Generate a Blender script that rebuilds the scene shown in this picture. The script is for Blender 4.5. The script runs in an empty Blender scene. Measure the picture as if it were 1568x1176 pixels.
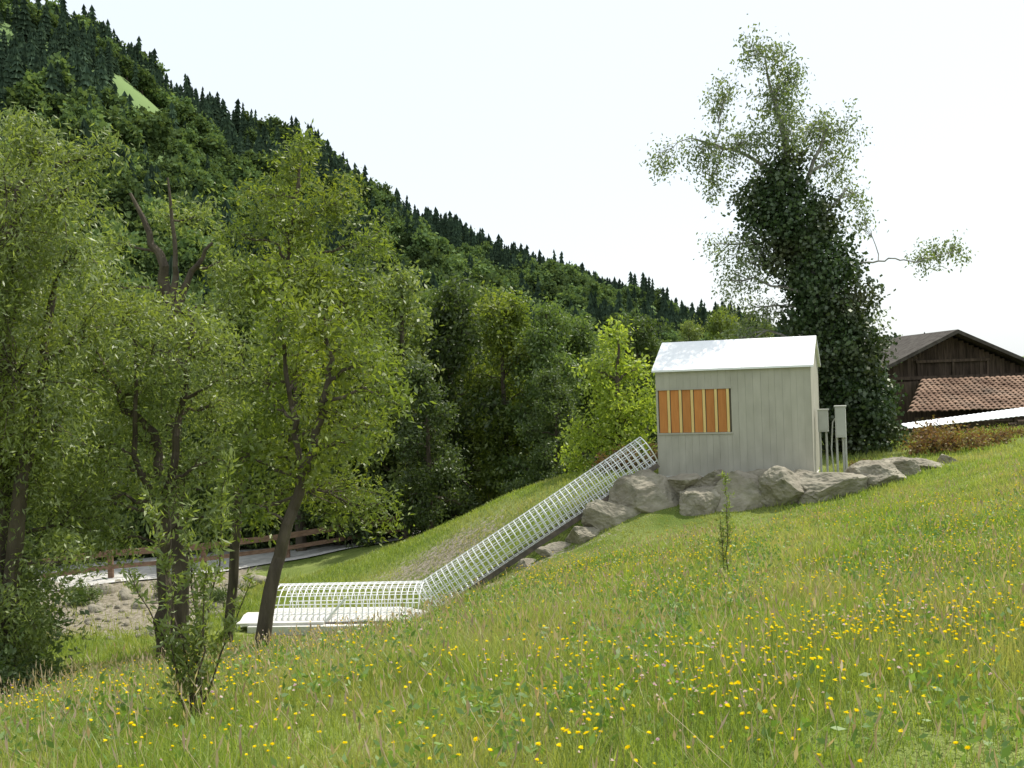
import bpy, math, random
import numpy as np
from mathutils import Vector, Matrix, noise
rng = np.random.default_rng(7); random.seed(7)
scene = bpy.context.scene
rad = math.radians

# ---------------------------------------------------------------- materials
def new_mat(name):
    m = bpy.data.materials.new(name); m.use_nodes = True
    nt = m.node_tree; nt.nodes.clear()
    out = nt.nodes.new('ShaderNodeOutputMaterial')
    return m, nt, out
def N(nt, t, **kw):
    n = nt.nodes.new(t)
    for k, v in kw.items(): setattr(n, k, v)
    return n
def c4(c): return (c[0], c[1], c[2], 1)
def surf_mat(name, c1, c2, scale=4, rough=0.8, stretch=(1,1,1), bump=0.2, island=0.0, metallic=0, fine=8, detail=6, spec=.3, stain=None):
    m, nt, out = new_mat(name)
    b = N(nt, 'ShaderNodeBsdfPrincipled'); b.inputs['Roughness'].default_value = rough
    b.inputs['Metallic'].default_value = metallic; b.inputs['Specular IOR Level'].default_value = spec
    tc = N(nt, 'ShaderNodeTexCoord'); mp = N(nt, 'ShaderNodeMapping')
    mp.inputs['Scale'].default_value = stretch
    nt.links.new(tc.outputs['Object'], mp.inputs[0])
    no = N(nt, 'ShaderNodeTexNoise'); no.inputs['Scale'].default_value = scale; no.inputs['Detail'].default_value = detail
    nt.links.new(mp.outputs[0], no.inputs['Vector'])
    r = N(nt, 'ShaderNodeValToRGB')
    r.color_ramp.elements[0].position = .3; r.color_ramp.elements[1].position = .7
    r.color_ramp.elements[0].color = c4(c1); r.color_ramp.elements[1].color = c4(c2)
    nt.links.new(no.outputs[0], r.inputs[0])
    col = r.outputs[0]
    if stain is not None:
        n4=N(nt,'ShaderNodeTexNoise'); n4.inputs['Scale'].default_value=stain[1]; n4.inputs['Detail'].default_value=8
        nt.links.new(tc.outputs['Object'],n4.inputs[0]); pr=N(nt,'ShaderNodeMapRange'); pr.inputs[1].default_value=.5; pr.inputs[2].default_value=.72; pr.inputs[4].default_value=stain[2]
        nt.links.new(n4.outputs[0],pr.inputs[0]); px=N(nt,'ShaderNodeMix',data_type='RGBA'); px.inputs[7].default_value=c4(stain[0])
        nt.links.new(pr.outputs[0],px.inputs[0]); nt.links.new(col,px.inputs[6]); col=px.outputs[2]
    if island > 0:
        g = N(nt, 'ShaderNodeNewGeometry'); mr = N(nt, 'ShaderNodeMapRange')
        mr.inputs[3].default_value = 1-island; mr.inputs[4].default_value = 1+island
        nt.links.new(g.outputs['Random Per Island'], mr.inputs[0])
        vm = N(nt, 'ShaderNodeVectorMath', operation='SCALE')
        nt.links.new(col, vm.inputs[0]); nt.links.new(mr.outputs[0], vm.inputs['Scale']); col = vm.outputs[0]
    nt.links.new(col, b.inputs['Base Color'])
    if bump:
        n2 = N(nt, 'ShaderNodeTexNoise'); n2.inputs['Scale'].default_value = scale*fine; n2.inputs['Detail'].default_value = 5
        nt.links.new(mp.outputs[0], n2.inputs['Vector'])
        bp = N(nt, 'ShaderNodeBump'); bp.inputs['Strength'].default_value = bump; bp.inputs['Distance'].default_value = .03
        nt.links.new(n2.outputs[0], bp.inputs['Height']); nt.links.new(bp.outputs[0], b.inputs['Normal'])
    nt.links.new(b.outputs[0], out.inputs[0])
    return m
def leaf_mat(name, c1, c2, trans=0.45, gloss=0.04, tcol=1.3, objvar=0.25, patch=None, pscale=.5):
    m, nt, out = new_mat(name)
    g = N(nt, 'ShaderNodeNewGeometry'); oi = N(nt, 'ShaderNodeObjectInfo')
    r = N(nt, 'ShaderNodeValToRGB')
    r.color_ramp.elements[0].color = c4(c1); r.color_ramp.elements[1].color = c4(c2)
    nt.links.new(g.outputs['Random Per Island'], r.inputs[0])
    col=r.outputs[0]
    if patch is not None:
        tc=N(nt,'ShaderNodeTexCoord'); no=N(nt,'ShaderNodeTexNoise'); no.inputs['Scale'].default_value=pscale; no.inputs['Detail'].default_value=5
        nt.links.new(tc.outputs['Object'],no.inputs[0]); pr=N(nt,'ShaderNodeMapRange'); pr.inputs[1].default_value=.45; pr.inputs[2].default_value=.72
        nt.links.new(no.outputs[0],pr.inputs[0]); px=N(nt,'ShaderNodeMix',data_type='RGBA'); px.inputs[7].default_value=c4(patch)
        nt.links.new(pr.outputs[0],px.inputs[0]); nt.links.new(col,px.inputs[6]); col=px.outputs[2]
    mr = N(nt, 'ShaderNodeMapRange'); mr.inputs[3].default_value = 1-objvar; mr.inputs[4].default_value = 1+objvar
    nt.links.new(oi.outputs['Random'], mr.inputs[0])
    vm = N(nt, 'ShaderNodeVectorMath', operation='SCALE')
    nt.links.new(col, vm.inputs[0]); nt.links.new(mr.outputs[0], vm.inputs['Scale'])
    d = N(nt, 'ShaderNodeBsdfDiffuse'); t = N(nt, 'ShaderNodeBsdfTranslucent')
    nt.links.new(vm.outputs[0], d.inputs[0])
    v2 = N(nt, 'ShaderNodeVectorMath', operation='MULTIPLY'); v2.inputs[1].default_value = (tcol*1.18, tcol*1.15, tcol*.55)
    nt.links.new(vm.outputs[0], v2.inputs[0]); nt.links.new(v2.outputs[0], t.inputs[0])
    mx = N(nt, 'ShaderNodeMixShader'); mx.inputs[0].default_value = trans
    nt.links.new(d.outputs[0], mx.inputs[1]); nt.links.new(t.outputs[0], mx.inputs[2])
    last=mx
    if gloss>0:
        gl = N(nt, 'ShaderNodeBsdfGlossy'); gl.inputs['Roughness'].default_value = .5; gl.inputs[0].default_value = (.95,.95,.88,1)
        m2 = N(nt, 'ShaderNodeMixShader'); m2.inputs[0].default_value = gloss
        nt.links.new(mx.outputs[0], m2.inputs[1]); nt.links.new(gl.outputs[0], m2.inputs[2]); last=m2
    nt.links.new(last.outputs[0], out.inputs[0])
    return m

M_bark = surf_mat('bark', (.045,.035,.025), (.13,.105,.075), 6, .9, (1,1,.25), .6)
M_birchbark = surf_mat('birch_bark', (.10,.09,.08), (.40,.38,.35), 5, .8, (1,1,2), .3)
M_willow = leaf_mat('willow_leaves', (.10,.145,.035), (.26,.32,.105), .46, .05, objvar=.08, patch=(.18,.225,.045), pscale=.6)
M_ash = leaf_mat('ash_leaves', (.085,.13,.022), (.20,.26,.05), .46, .04, objvar=.12, patch=(.20,.235,.035), pscale=.5)
M_forest = leaf_mat('forest_leaves', (.055,.095,.026), (.135,.19,.055), .4, .04, objvar=.35)
M_yellowgreen = leaf_mat('lime_leaves', (.22,.31,.045), (.36,.43,.085), .5, .03, objvar=.05)
M_birch = leaf_mat('birch_leaves', (.09,.135,.052), (.21,.265,.115), .42, .06, objvar=.05)
M_ivy = leaf_mat('ivy_leaves', (.022,.052,.016), (.065,.115,.032), .22, .06, 1.0, .05, patch=(.07,.078,.032), pscale=.7)
M_brownleaf = leaf_mat('brown_leaves', (.18,.075,.04), (.22,.19,.06), .3, .03)
M_grass = leaf_mat('grass_blades', (.175,.265,.042), (.35,.42,.10), .47, .03, 1.12, .0, (.41,.39,.16), .45)
M_herb = leaf_mat('herb_leaves', (.11,.20,.04), (.20,.31,.075), .42, .04, 1.2, .0)
M_seed = leaf_mat('grass_seedheads', (.34,.25,.18), (.56,.46,.32), .35, 0, 1.0, 0)
M_yellow = leaf_mat('yellow_petals', (.82,.60,.005), (.90,.75,.02), .3, 0, 1.0, .05)
M_pink = leaf_mat('clover_petals', (.55,.33,.43), (.78,.7,.70), .3, 0, 1.0, .1)
M_farcon = leaf_mat('hazy_far_spruce_needles', (.048,.076,.050), (.078,.116,.068), .12, 0, 1.0, .35)  # distance haze painted into the needle colour, paler and bluer
M_fardec = leaf_mat('hazy_far_deciduous_leaves', (.095,.15,.062), (.155,.215,.088), .3, 0, 1.0, .4)  # leaf colour lightened to include aerial haze on the mountain

# ---------------------------------------------------------------- mesh builder
class MB:
    def __init__(s): s.V=[]; s.L=[]; s.T=[]; s.M=[]; s.n=0
    def polys(s, verts, faces, mat=0):
        s.V.append(np.asarray(verts, float).reshape(-1,3))
        for f in faces:
            s.L.append(np.asarray(f)+s.n); s.T.append(np.array([len(f)])); s.M.append(np.array([mat]))
        s.n += len(s.V[-1])
    def arr(s, verts, faces, mat=0):
        verts = np.asarray(verts,float).reshape(-1,3); faces = np.asarray(faces)
        s.V.append(verts); s.L.append((faces+s.n).ravel())
        s.T.append(np.full(len(faces), faces.shape[1])); s.M.append(np.full(len(faces), mat)); s.n += len(verts)
    def quads(s, q, mat=0):
        q = np.asarray(q); s.arr(q.reshape(-1,3), np.arange(len(q)*4).reshape(-1,4), mat)
    def box(s, x0,x1,y0,y1,z0,z1, mat=0):
        v=[(x0,y0,z0),(x1,y0,z0),(x1,y1,z0),(x0,y1,z0),(x0,y0,z1),(x1,y0,z1),(x1,y1,z1),(x0,y1,z1)]
        s.arr(v,[(0,3,2,1),(4,5,6,7),(0,1,5,4),(1,2,6,5),(2,3,7,6),(3,0,4,7)],mat)
    def beam(s, a, b, w, h, mat=0, up=(0,0,1)):
        a=np.array(a,float); b=np.array(b,float); d=b-a; d/=np.linalg.norm(d)
        side=np.cross(d,up); side/=np.linalg.norm(side); u=np.cross(side,d)
        v=[]
        for p in (a,b):
            for sx,sz in ((-1,-1),(1,-1),(1,1),(-1,1)): v.append(p+side*sx*w/2+u*sz*h/2)
        s.arr(v,[(0,1,2,3),(7,6,5,4),(0,4,5,1),(1,5,6,2),(2,6,7,3),(3,7,4,0)],mat)
    def tube(s, pts, r, sides=6, mat=0, closed=False):
        pts=np.asarray(pts,float); n=len(pts); r=np.broadcast_to(np.asarray(r,float),(n,))
        if closed: t=np.roll(pts,-1,0)-np.roll(pts,1,0)
        else: t=np.gradient(pts,axis=0)
        t/=np.linalg.norm(t,axis=1)[:,None]+1e-9
        ref=np.array([.31,.22,.93]) if abs(t[:,2]).mean()<.7 else np.array([1,.2,.1])
        a=np.cross(t,ref); a/=np.linalg.norm(a,axis=1)[:,None]+1e-9; b=np.cross(t,a)
        ang=np.linspace(0,2*math.pi,sides,endpoint=False)
        v=(pts[:,None]+r[:,None,None]*(a[:,None]*np.cos(ang)[None,:,None]+b[:,None]*np.sin(ang)[None,:,None])).reshape(-1,3)
        i=np.arange(n if closed else n-1)[:,None]; j=np.arange(sides)[None]
        i2=(i+1)%n; j2=(j+1)%sides
        f=np.stack([i*sides+j,i*sides+j2,i2*sides+j2,i2*sides+j],-1).reshape(-1,4)
        s.arr(v,f,mat)
    def mesh(s, name, mats, smooth=False):
        me=bpy.data.meshes.new(name); V=np.concatenate(s.V); L=np.concatenate(s.L); T=np.concatenate(s.T); Mt=np.concatenate(s.M)
        me.vertices.add(len(V)); me.vertices.foreach_set('co',V.ravel())
        me.loops.add(len(L)); me.loops.foreach_set('vertex_index',L.astype(np.int32))
        me.polygons.add(len(T)); me.polygons.foreach_set('loop_start',(np.cumsum(T)-T).astype(np.int32))
        me.polygons.foreach_set('loop_total',T.astype(np.int32))
        for m in mats: me.materials.append(m)
        me.polygons.foreach_set('material_index',Mt.astype(np.int32))
        me.polygons.foreach_set('use_smooth',np.full(len(T),bool(smooth)))
        me.update(calc_edges=True); return me
    def obj(s, name, mats, parent=None, smooth=False, link=True):
        o=bpy.data.objects.new(name, s.mesh(name,mats,smooth))
        if link: scene.collection.objects.link(o)
        if parent: o.parent=parent
        return o
def empty(name, loc=(0,0,0), rz=0):
    e=bpy.data.objects.new(name,None); e.location=loc; e.rotation_euler=(0,0,rz); e.empty_display_size=.3
    scene.collection.objects.link(e); return e

# ---------------------------------------------------------------- terrain
CP=np.array([
(0,0,-1.6),(-3,0,-1.9),(3,0,-1.4),(6,0,-1.0),(0,4.4,-1.64),(-2.5,5,-1.85),(1.9,4,-1.56),
(0,10,-2.3),(0,15,-3.05),(0,20,-3.85),(0,25,-4.6),(2,24.5,-4.0),(-6,12,-3.65),(-4,16,-4.1),(-5.6,16.5,-4.3),(-9,14,-4.5),(-3,10,-2.8),
(-1.8,15.5,-3.65),(-2.5,20,-4.85),(-4.4,20,-5.05),(-2.4,25,-5.95),(-5,22.5,-5.55),(-6.5,27,-6.12),(-2.7,27,-6.08),(-4.5,25,-6.02),(-4.5,28.5,-6),(-9,27,-6),(-12,30,-6),(-9,22,-5.6),
(4,25.6,-3.6),(6,24.9,-3.4),(8,24.8,-3.1),(10,25.2,-2.65),(12.2,25,-2.15),(10.7,22,-1.95),(4.8,10,-1.9),(7,14,-1.98),(5,20,-2.95),
(4.2,29,-2.6),(8,29,-2.57),(10,30,-2.5),(7,33,-2.6),(3.6,31,-2.7),
(0,31.5,-3.4),(2.2,31.5,-2.85),(-2.9,32,-4.75),(-6.9,33,-6.0),(0,38,-4.8),(3,38,-4),(-4,42,-6),(-12,36,-6),(-20,30,-6),(-20,50,-6.2),(0,50,-6),(10,50,-4.0),
(0,27.2,-4.62),(1.8,27.4,-3.65),(-1.5,27.1,-5.5),(3.3,27.6,-2.9),(16,40,-2.4),(19,45,-2.3),(25,40,-2),(15,30,-2.05),(40,40,-1),(40,0,1.5),(20,15,-.9),(20,0,.2),(15,20,-1.3),
(-20,0,-4.5),(-15,10,-4.9),(-15,20,-5.6),(0,-20,-1),(-20,-20,-4),(20,-20,1),(-60,60,-7),(0,80,-7.5),(60,80,-4),(-60,0,-6),(60,0,2)],float)
P_=CP[:,:2]/10; n_=len(P_)
def Kf(r2): return .5*r2*np.log(r2+1e-12)
A_=np.zeros((n_+3,n_+3)); d2=((P_[:,None]-P_[None])**2).sum(-1)
A_[:n_,:n_]=Kf(d2)+np.eye(n_)*.002; A_[:n_,n_]=1; A_[:n_,n_+1:]=P_; A_[n_:,:n_]=A_[:n_,n_:].T
W_=np.linalg.solve(A_,np.concatenate([CP[:,2],np.zeros(3)]))
def sstep(a,b,x): t=np.clip((x-a)/(b-a),0,1); return t*t*(3-2*t)
def Hx(x,y):
    xs=np.clip(x,-70,70)/10; ys=np.clip(y,-30,90)/10
    out=np.empty(len(x))
    for s in range(0,len(x),20000):
        q=slice(s,s+20000)
        r2=(xs[q,None]-P_[None,:,0])**2+(ys[q,None]-P_[None,:,1])**2
        out[q]=Kf(r2)@W_[:n_]+W_[n_]+W_[n_+1]*xs[q]+W_[n_+2]*ys[q]
    w=sstep(60,110,np.hypot(x,y-20))
    out=out*(1-w)+(-7.5)*w
    out+= .03*np.sin(x*1.7+np.sin(y*.9))*np.cos(y*1.3+.5*np.sin(x))+.05*np.sin(x*.5+1)*np.sin(y*.45)
    return out
gx0,gy0,gs=-26.,-5.,.3
GXN,GYN=190,200
_X,_Y=np.meshgrid(gx0+gs*np.arange(GXN),gy0+gs*np.arange(GYN)); _Z=Hx(_X.ravel(),_Y.ravel()).reshape(GYN,GXN)
def H(x,y):
    x=np.atleast_1d(np.asarray(x,float)); y=np.atleast_1d(np.asarray(y,float))
    fx=(x-gx0)/gs; fy=(y-gy0)/gs; ins=(fx>=0)&(fx<GXN-1.01)&(fy>=0)&(fy<GYN-1.01); out=np.empty(len(x))
    i=fx[ins].astype(int); j=fy[ins].astype(int); u=fx[ins]-i; v=fy[ins]-j
    out[ins]=_Z[j,i]*(1-u)*(1-v)+_Z[j,i+1]*u*(1-v)+_Z[j+1,i]*(1-u)*v+_Z[j+1,i+1]*u*v
    if (~ins).any(): out[~ins]=Hx(x[~ins],y[~ins])
    return out
def h1(x,y): return float(H(x,y)[0])

def ground_mat():
    m,nt,out=new_mat('ground_grass_soil')
    b=N(nt,'ShaderNodeBsdfPrincipled'); b.inputs['Roughness'].default_value=.95; b.inputs['Specular IOR Level'].default_value=.1
    tc=N(nt,'ShaderNodeTexCoord')
    n1=N(nt,'ShaderNodeTexNoise'); n1.inputs['Scale'].default_value=.6; n1.inputs['Detail'].default_value=8
    n2=N(nt,'ShaderNodeTexNoise'); n2.inputs['Scale'].default_value=9; n2.inputs['Detail'].default_value=6
    nt.links.new(tc.outputs['Object'],n1.inputs[0]); nt.links.new(tc.outputs['Object'],n2.inputs[0])
    r1=N(nt,'ShaderNodeValToRGB'); r1.color_ramp.elements[0].color=(.11,.16,.03,1); r1.color_ramp.elements[1].color=(.23,.27,.08,1)
    r1.color_ramp.elements[0].position=.35; r1.color_ramp.elements[1].position=.65
    nt.links.new(n1.outputs[0],r1.inputs[0])
    r2=N(nt,'ShaderNodeValToRGB'); r2.color_ramp.elements[0].color=(.17,.145,.10,1); r2.color_ramp.elements[1].color=(.36,.32,.25,1)
    r2.color_ramp.elements[0].position=.35; r2.color_ramp.elements[1].position=.65
    nt.links.new(n2.outputs[0],r2.inputs[0])
    at=N(nt,'ShaderNodeAttribute'); at.attribute_name='bare'
    ad=N(nt,'ShaderNodeMath',operation='ADD'); mu=N(nt,'ShaderNodeMath',operation='MULTIPLY_ADD'); mu.inputs[1].default_value=1.6; mu.inputs[2].default_value=-.8
    nt.links.new(n2.outputs[0],mu.inputs[0]); nt.links.new(at.outputs['Fac'],ad.inputs[0]); nt.links.new(mu.outputs[0],ad.inputs[1])
    mp=N(nt,'ShaderNodeMapRange'); mp.inputs[1].default_value=.35; mp.inputs[2].default_value=.65; nt.links.new(ad.outputs[0],mp.inputs[0])
    mx=N(nt,'ShaderNodeMix',data_type='RGBA')
    nt.links.new(mp.outputs[0],mx.inputs[0]); nt.links.new(r1.outputs[0],mx.inputs[6]); nt.links.new(r2.outputs[0],mx.inputs[7])
    nt.links.new(mx.outputs[2],b.inputs['Base Color'])
    n3=N(nt,'ShaderNodeTexNoise'); n3.inputs['Scale'].default_value=30; nt.links.new(tc.outputs['Object'],n3.inputs[0])
    bp=N(nt,'ShaderNodeBump'); bp.inputs['Strength'].default_value=.9; bp.inputs['Distance'].default_value=.06
    nt.links.new(n3.outputs[0],bp.inputs['Height']); nt.links.new(bp.outputs[0],b.inputs['Normal'])
    nt.links.new(b.outputs[0],out.inputs[0]); return m
def axis(o,n,step,far):
    a=list(o+step*np.arange(n)); s=step; v=a[-1]; r=[]
    s*=1.35; v+=s
    while v<far: r.append(v); s*=1.35; v+=s
    r.append(far); s=step*1.35; v=o-s; l=[]
    while v>-far: l.append(v); s*=1.35; v-=s
    l.append(-far)
    return np.array(l[::-1]+a+r)
gx=axis(gx0,GXN,gs,3000); gy=axis(gy0,GYN,gs,3000)
X,Y=np.meshgrid(gx,gy); Z=H(X.ravel(),Y.ravel())
g=MB(); nx,ny=len(gx),len(gy); I,J=np.meshgrid(np.arange(nx-1),np.arange(ny-1)); q=(J*nx+I).ravel()
g.arr(np.stack([X.ravel(),Y.ravel(),Z],1),np.stack([q,q+1,q+nx+1,q+nx],1))
def bare(x,y):
    m=.85*sstep(-8.2,-9.6,x)*sstep(25,27.5,y)*sstep(46,42,y)
    m=np.maximum(m,.76*np.exp(-(((x-1.3)/2.4)**2+((y-22.8)/1.3)**2)))
    m=np.maximum(m,.76*np.exp(-(((x+2.3)/2.4)**2+((y-30)/1.3)**2)))
    m=np.maximum(m,.6*np.exp(-(((x+.0)/3.0)**2+((y-26.0)/.5)**2)))
    return m
ground=g.obj('ground',[ground_mat()],smooth=True)
at=ground.data.attributes.new('bare','FLOAT','POINT'); at.data.foreach_set('value',bare(X.ravel(),Y.ravel()).astype(np.float32))

M_road=surf_mat('road_gravel',(.40,.39,.36),(.60,.58,.54),3,.9,bump=.4)
fa=np.array([-26.,25.3]); fb=np.array([-1.,43.2]); fd=(fb-fa)/np.linalg.norm(fb-fa); fn=np.array([-fd[1],fd[0]])
L_=np.linalg.norm(fb-fa); ss=np.arange(-6,L_+14,.4); ws=np.linspace(-.9,3.9,14)
pr=(fa[None,None]+fd[None,None]*ss[:,None,None]+fn[None,None]*ws[None,:,None]).reshape(-1,2)
g=MB(); I,J=np.meshgrid(np.arange(13),np.arange(len(ss)-1)); q=(J*14+I).ravel()
g.arr(np.column_stack([pr,H(pr[:,0],pr[:,1])+.05]),np.stack([q,q+1,q+15,q+14],1)); g.obj('gravel_road',[M_road],smooth=True)

M_fence=surf_mat('fence_wood',(.15,.09,.06),(.28,.18,.12),5,.8,(1,1,4),.3)
fe=empty('wooden_fence'); g=MB(); tops=[]
for s in np.arange(0,L_+.1,3.1):
    p=fa+fd*s; z=h1(*p); g.beam((p[0],p[1],z-.3),(p[0],p[1],z+.95),.15,.15,up=(0,1,0)); tops.append((p[0],p[1],z))
g.obj('posts',[M_fence],fe)
g=MB()
for a,b in zip(tops[:-1],tops[1:]):
    for hh,w in ((.86,.2),(.42,.14)):
        o=-fn*.11
        g.beam((a[0]+o[0],a[1]+o[1],a[2]+hh),(b[0]+o[0],b[1]+o[1],b[2]+hh+rng.uniform(-.02,.02)),.06,w)
g.obj('rails',[M_fence],fe)

# ---------------------------------------------------------------- trees
def rand_dirs(n):
    v=rng.normal(size=(n,3)); return v/np.linalg.norm(v,axis=1)[:,None]
def leaves(g, centers, per, sigma, ll, lw, droop, mat, zs=1.0):
    n=len(centers)*per
    c=np.repeat(centers,per,0)+rng.normal(size=(n,3))*np.array([sigma,sigma,sigma*zs])
    d=rand_dirs(n); d[:,2]-=droop; d/=np.linalg.norm(d,axis=1)[:,None]
    s=np.cross(d,rand_dirs(n)); s/=np.linalg.norm(s,axis=1)[:,None]+1e-9
    k=rng.uniform(.6,1.3,(n,1))
    a=c; b=c+d*ll*k*.45+s*lw*k*.5; t=c+d*ll*k; e=c+d*ll*k*.45-s*lw*k*.5
    g.quads(np.stack([a,b,t,e],1),mat)
def curve(a,b,n,sag=0.,jit=.05):
    a=np.array(a,float); b=np.array(b,float); t=np.linspace(0,1,n)[:,None]
    L=np.linalg.norm(b-a); p=a+(b-a)*t
    p[:,2]+=(np.sin(t*math.pi)*sag*L)[:,0]
    p[1:-1]+=rng.normal(size=(n-2,3))*jit*L/n*2
    return p
def tree(name, trunks, lobes, leafmat, dens=40, per=80, sigma=.16, ll=.09, lw=.03, droop=.3, barkmat=None, zs=1., ty=1., link=True, twig=.012):
    g=MB(); nodes=[]
    for tr in trunks:
        tr=np.array(tr,float); pts=[]; rr=[]
        for a,b in zip(tr[:-1],tr[1:]):
            for t in np.linspace(0,1,5,endpoint=False): pts.append(a[:3]*(1-t)+b[:3]*t); rr.append(a[3]*(1-t)+b[3]*t)
        pts.append(tr[-1][:3]); rr.append(tr[-1][3]); pts=np.array(pts); pts[2:-1]+=rng.normal(size=(len(pts)-3,3))*.03
        g.tube(pts,rr,9,0); nodes+= [(p,r) for p,r in zip(pts[3:],rr[3:])]
    NP=np.array([n[0] for n in nodes]); NR=np.array([n[1] for n in nodes])
    cent=[]
    for (x,y,z,r) in lobes:
        c=np.array([x,y,z]); q=NP.copy(); pen=np.where(q[:,2]>z-.1,3.,0.)
        i=np.argmin(np.linalg.norm(q-c,axis=1)+pen*.4)
        br=curve(NP[i],c,7,.06,.12); r0=min(NR[i]*.7,.015+.03*r+.008*np.linalg.norm(c-NP[i]))
        g.tube(br,np.linspace(r0,r0*.35,7),6,0)
        nt_=max(6,int(dens*r*r)); d=rand_dirs(nt_); rr=r*rng.uniform(.2,1.15,nt_)**.6
        rr*=1+.4*np.sin(d[:,0]*5+x*3)*np.cos(d[:,2]*4+z*2)
        tp=c+d*rr[:,None]*np.array([1,ty,.95]); tp[:,2]-=droop*.25*r*np.hypot(d[:,0],d[:,1])
        for t in tp:
            j=rng.integers(3,7); tw=curve(br[j],t,4,.08,.15)
            g.tube(tw,np.linspace(max(r0*.25,twig*.7),twig*.35,4),3,0)
            cent+= [t,t,tw[2]]
    cent=np.array(cent)
    leaves(g,cent,max(1,per//3),sigma,ll,lw,droop,1,zs)
    return g.obj(name,[barkmat or M_bark,leafmat],link=link)
def L2(l,y,dy=.6): return [(a,y+rng.uniform(-dy,dy),b,r) for a,b,r in l]

tree('willow_tree',[[(-7.5,15,-4.6,.2),(-7.4,15,-2,.16),(-7.3,15.1,.5,.12),(-7.0,15,3,.05)],[(-7.5,15,-3.8,.14),(-6.9,14.6,-1.2,.1),(-6.5,14.9,1.5,.05)]],
 L2([(-6.7,3.7,.7),(-7.8,3.2,1.15),(-6.1,2.9,.6),(-6.9,2.3,.95),(-8.1,1.2,1.3),(-5.9,2.0,.5),(-6.8,.5,1.),(-6.1,1.0,.6),(-7.1,-.8,1.),(-6.5,-1.8,.6),(-7.5,-2.5,.9),(-7.4,-3.4,.75),(-8.4,-1.2,1.2),(-6.4,-.4,.6),(-7.2,1.6,1.0),(-6.9,-2.8,.5),(-7.9,-.2,1.1),(-6.2,-2.2,.35),(-5.9,3.4,.35)],15,.9),
 M_willow,dens=48,per=99,sigma=.14,ll=.10,lw=.027,droop=.5)
tree('willow_tree',[[(-5.65,16.5,-4.45,.14),(-5.62,16.5,-3,.11),(-5.55,16.5,-1.5,.09),(-5.7,16.5,-.6,.065),(-6.25,16.5,.1,.05),(-6.6,16.4,.9,.03)],
 [(-5.62,16.5,-2.2,.075),(-5.3,16.4,-.9,.06),(-5.1,16.5,.5,.04),(-5.0,16.5,1.2,.025)],[(-5.62,16.5,-2.4,.06),(-5.9,16.3,-.9,.045),(-5.8,16.2,.8,.025)]],
 L2([(-6.0,1.2,.65),(-5.15,1.1,.7),(-4.6,.7,.55),(-6.6,.5,.65),(-5.7,.2,.7),(-4.85,-.2,.55),(-4.2,.25,.4),(-6.5,-.7,.6),(-4.7,-1.0,.5),(-6.7,-1.5,.55),(-4.65,-1.9,.4),(-5.9,-.7,.5),(-5.4,.7,.6),(-5.2,-1.4,.4),(-6.3,-2.2,.35)],16.5),
 M_willow,dens=46,per=93,sigma=.14,ll=.10,lw=.029,droop=.5)
tree('leaning_ash_tree',[[(-4.12,16,-4.4,.14),(-3.72,16,-2.7,.10),(-3.33,16,-1.6,.085),(-2.96,16,-.4,.06),(-2.75,16,.5,.04),(-3.0,16,1.2,.03)],[(-3.25,16,-1.4,.055),(-3.4,16,-.2,.04),(-3.5,16,1.,.03)]],
 L2([(-3.5,1.2,.5),(-2.8,1.1,.5),(-2.2,.4,.5),(-3.4,.3,.6),(-2.85,-.3,.45),(-1.9,-.05,.35),(-3.7,-1.0,.4),(-2.5,-.8,.4),(-4.0,-1.7,.3),(-3.1,-1.2,.3),(-3.85,-.2,.45),(-4.3,-1.0,.35)],16,.5),
 M_ash,dens=40,per=63,sigma=.16,ll=.12,lw=.045,droop=.3)
tree('tall_ash_tree',[[(-6.9,24.5,-6,.12),(-6.4,24.3,-2,.11),(-5.3,24,1.5,.09),(-4.7,24,5.2,.03)]],
 L2([(-4.75,5.2,.5),(-4.7,5.75,.25),(-5.6,4.6,.55),(-3.9,4.3,.65),(-4.9,3.8,.85),(-6.1,3.7,.5),(-3.2,3.3,.6),(-4.3,2.6,.95),(-5.8,2.5,.8),(-3.4,1.9,.75),(-5.2,.9,.9),(-3.9,.6,.85),(-2.9,.9,.55),(-4.8,-.9,.85),(-3.5,-.9,.8),(-5.9,-.6,.75),(-4.2,-2.4,.7),(-3.1,-2.6,.6),(-5.4,-2.3,.6)],24,1.0),
 M_ash,dens=34,per=84,sigma=.18,ll=.13,lw=.042,droop=.3)
tree('pollard_willow_tree',[[(-7.2,22,-5.8,.2),(-7.15,22,-2,.17),(-7.1,22,1.6,.15),(-7.35,22,3.0,.09),(-7.9,22,4.3,.03)],[(-7.1,22,1.5,.12),(-6.8,22,2.4,.07),(-6.2,22,3.2,.03)],[(-7.1,22,1.8,.09),(-7.0,22,3.0,.05),(-7.1,22,4.6,.02)]],
 L2([(-7.2,3.9,.3),(-6.55,3.8,.35),(-8.3,3.2,.4),(-8.6,2.4,.5),(-6.0,2.8,.45),(-9,2.0,.75),(-6.1,1.8,.5),(-7.7,.6,.8),(-8.6,.8,.85),(-6.3,.1,.85),(-7.5,-.9,.85),(-9.3,.4,.85),(-9,-1.2,.9),(-6.6,-1.6,.7),(-8.0,-2.1,.7),(-7.3,1.6,.5),(-9.6,-2.2,.7)],22),
 M_willow,dens=36,per=75,sigma=.18,ll=.13,lw=.04,droop=.4)
tree('lime_tree',[[(3.3,33,-3.6,.12),(3.3,33,-1,.09),(3.4,33,1.4,.03)]],
 L2([(3.4,1.5,.4),(3.3,.95,.55),(2.75,.3,.6),(3.95,.35,.6),(3.2,-.8,.85),(2.1,-1.5,.55),(4.2,-.9,.75),(1.9,-2.4,.5),(3.6,-2.0,.8),(2.7,-1.7,.6)],33),
 M_yellowgreen,dens=32,per=54,sigma=.2,ll=.16,lw=.075,droop=.3)
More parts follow.
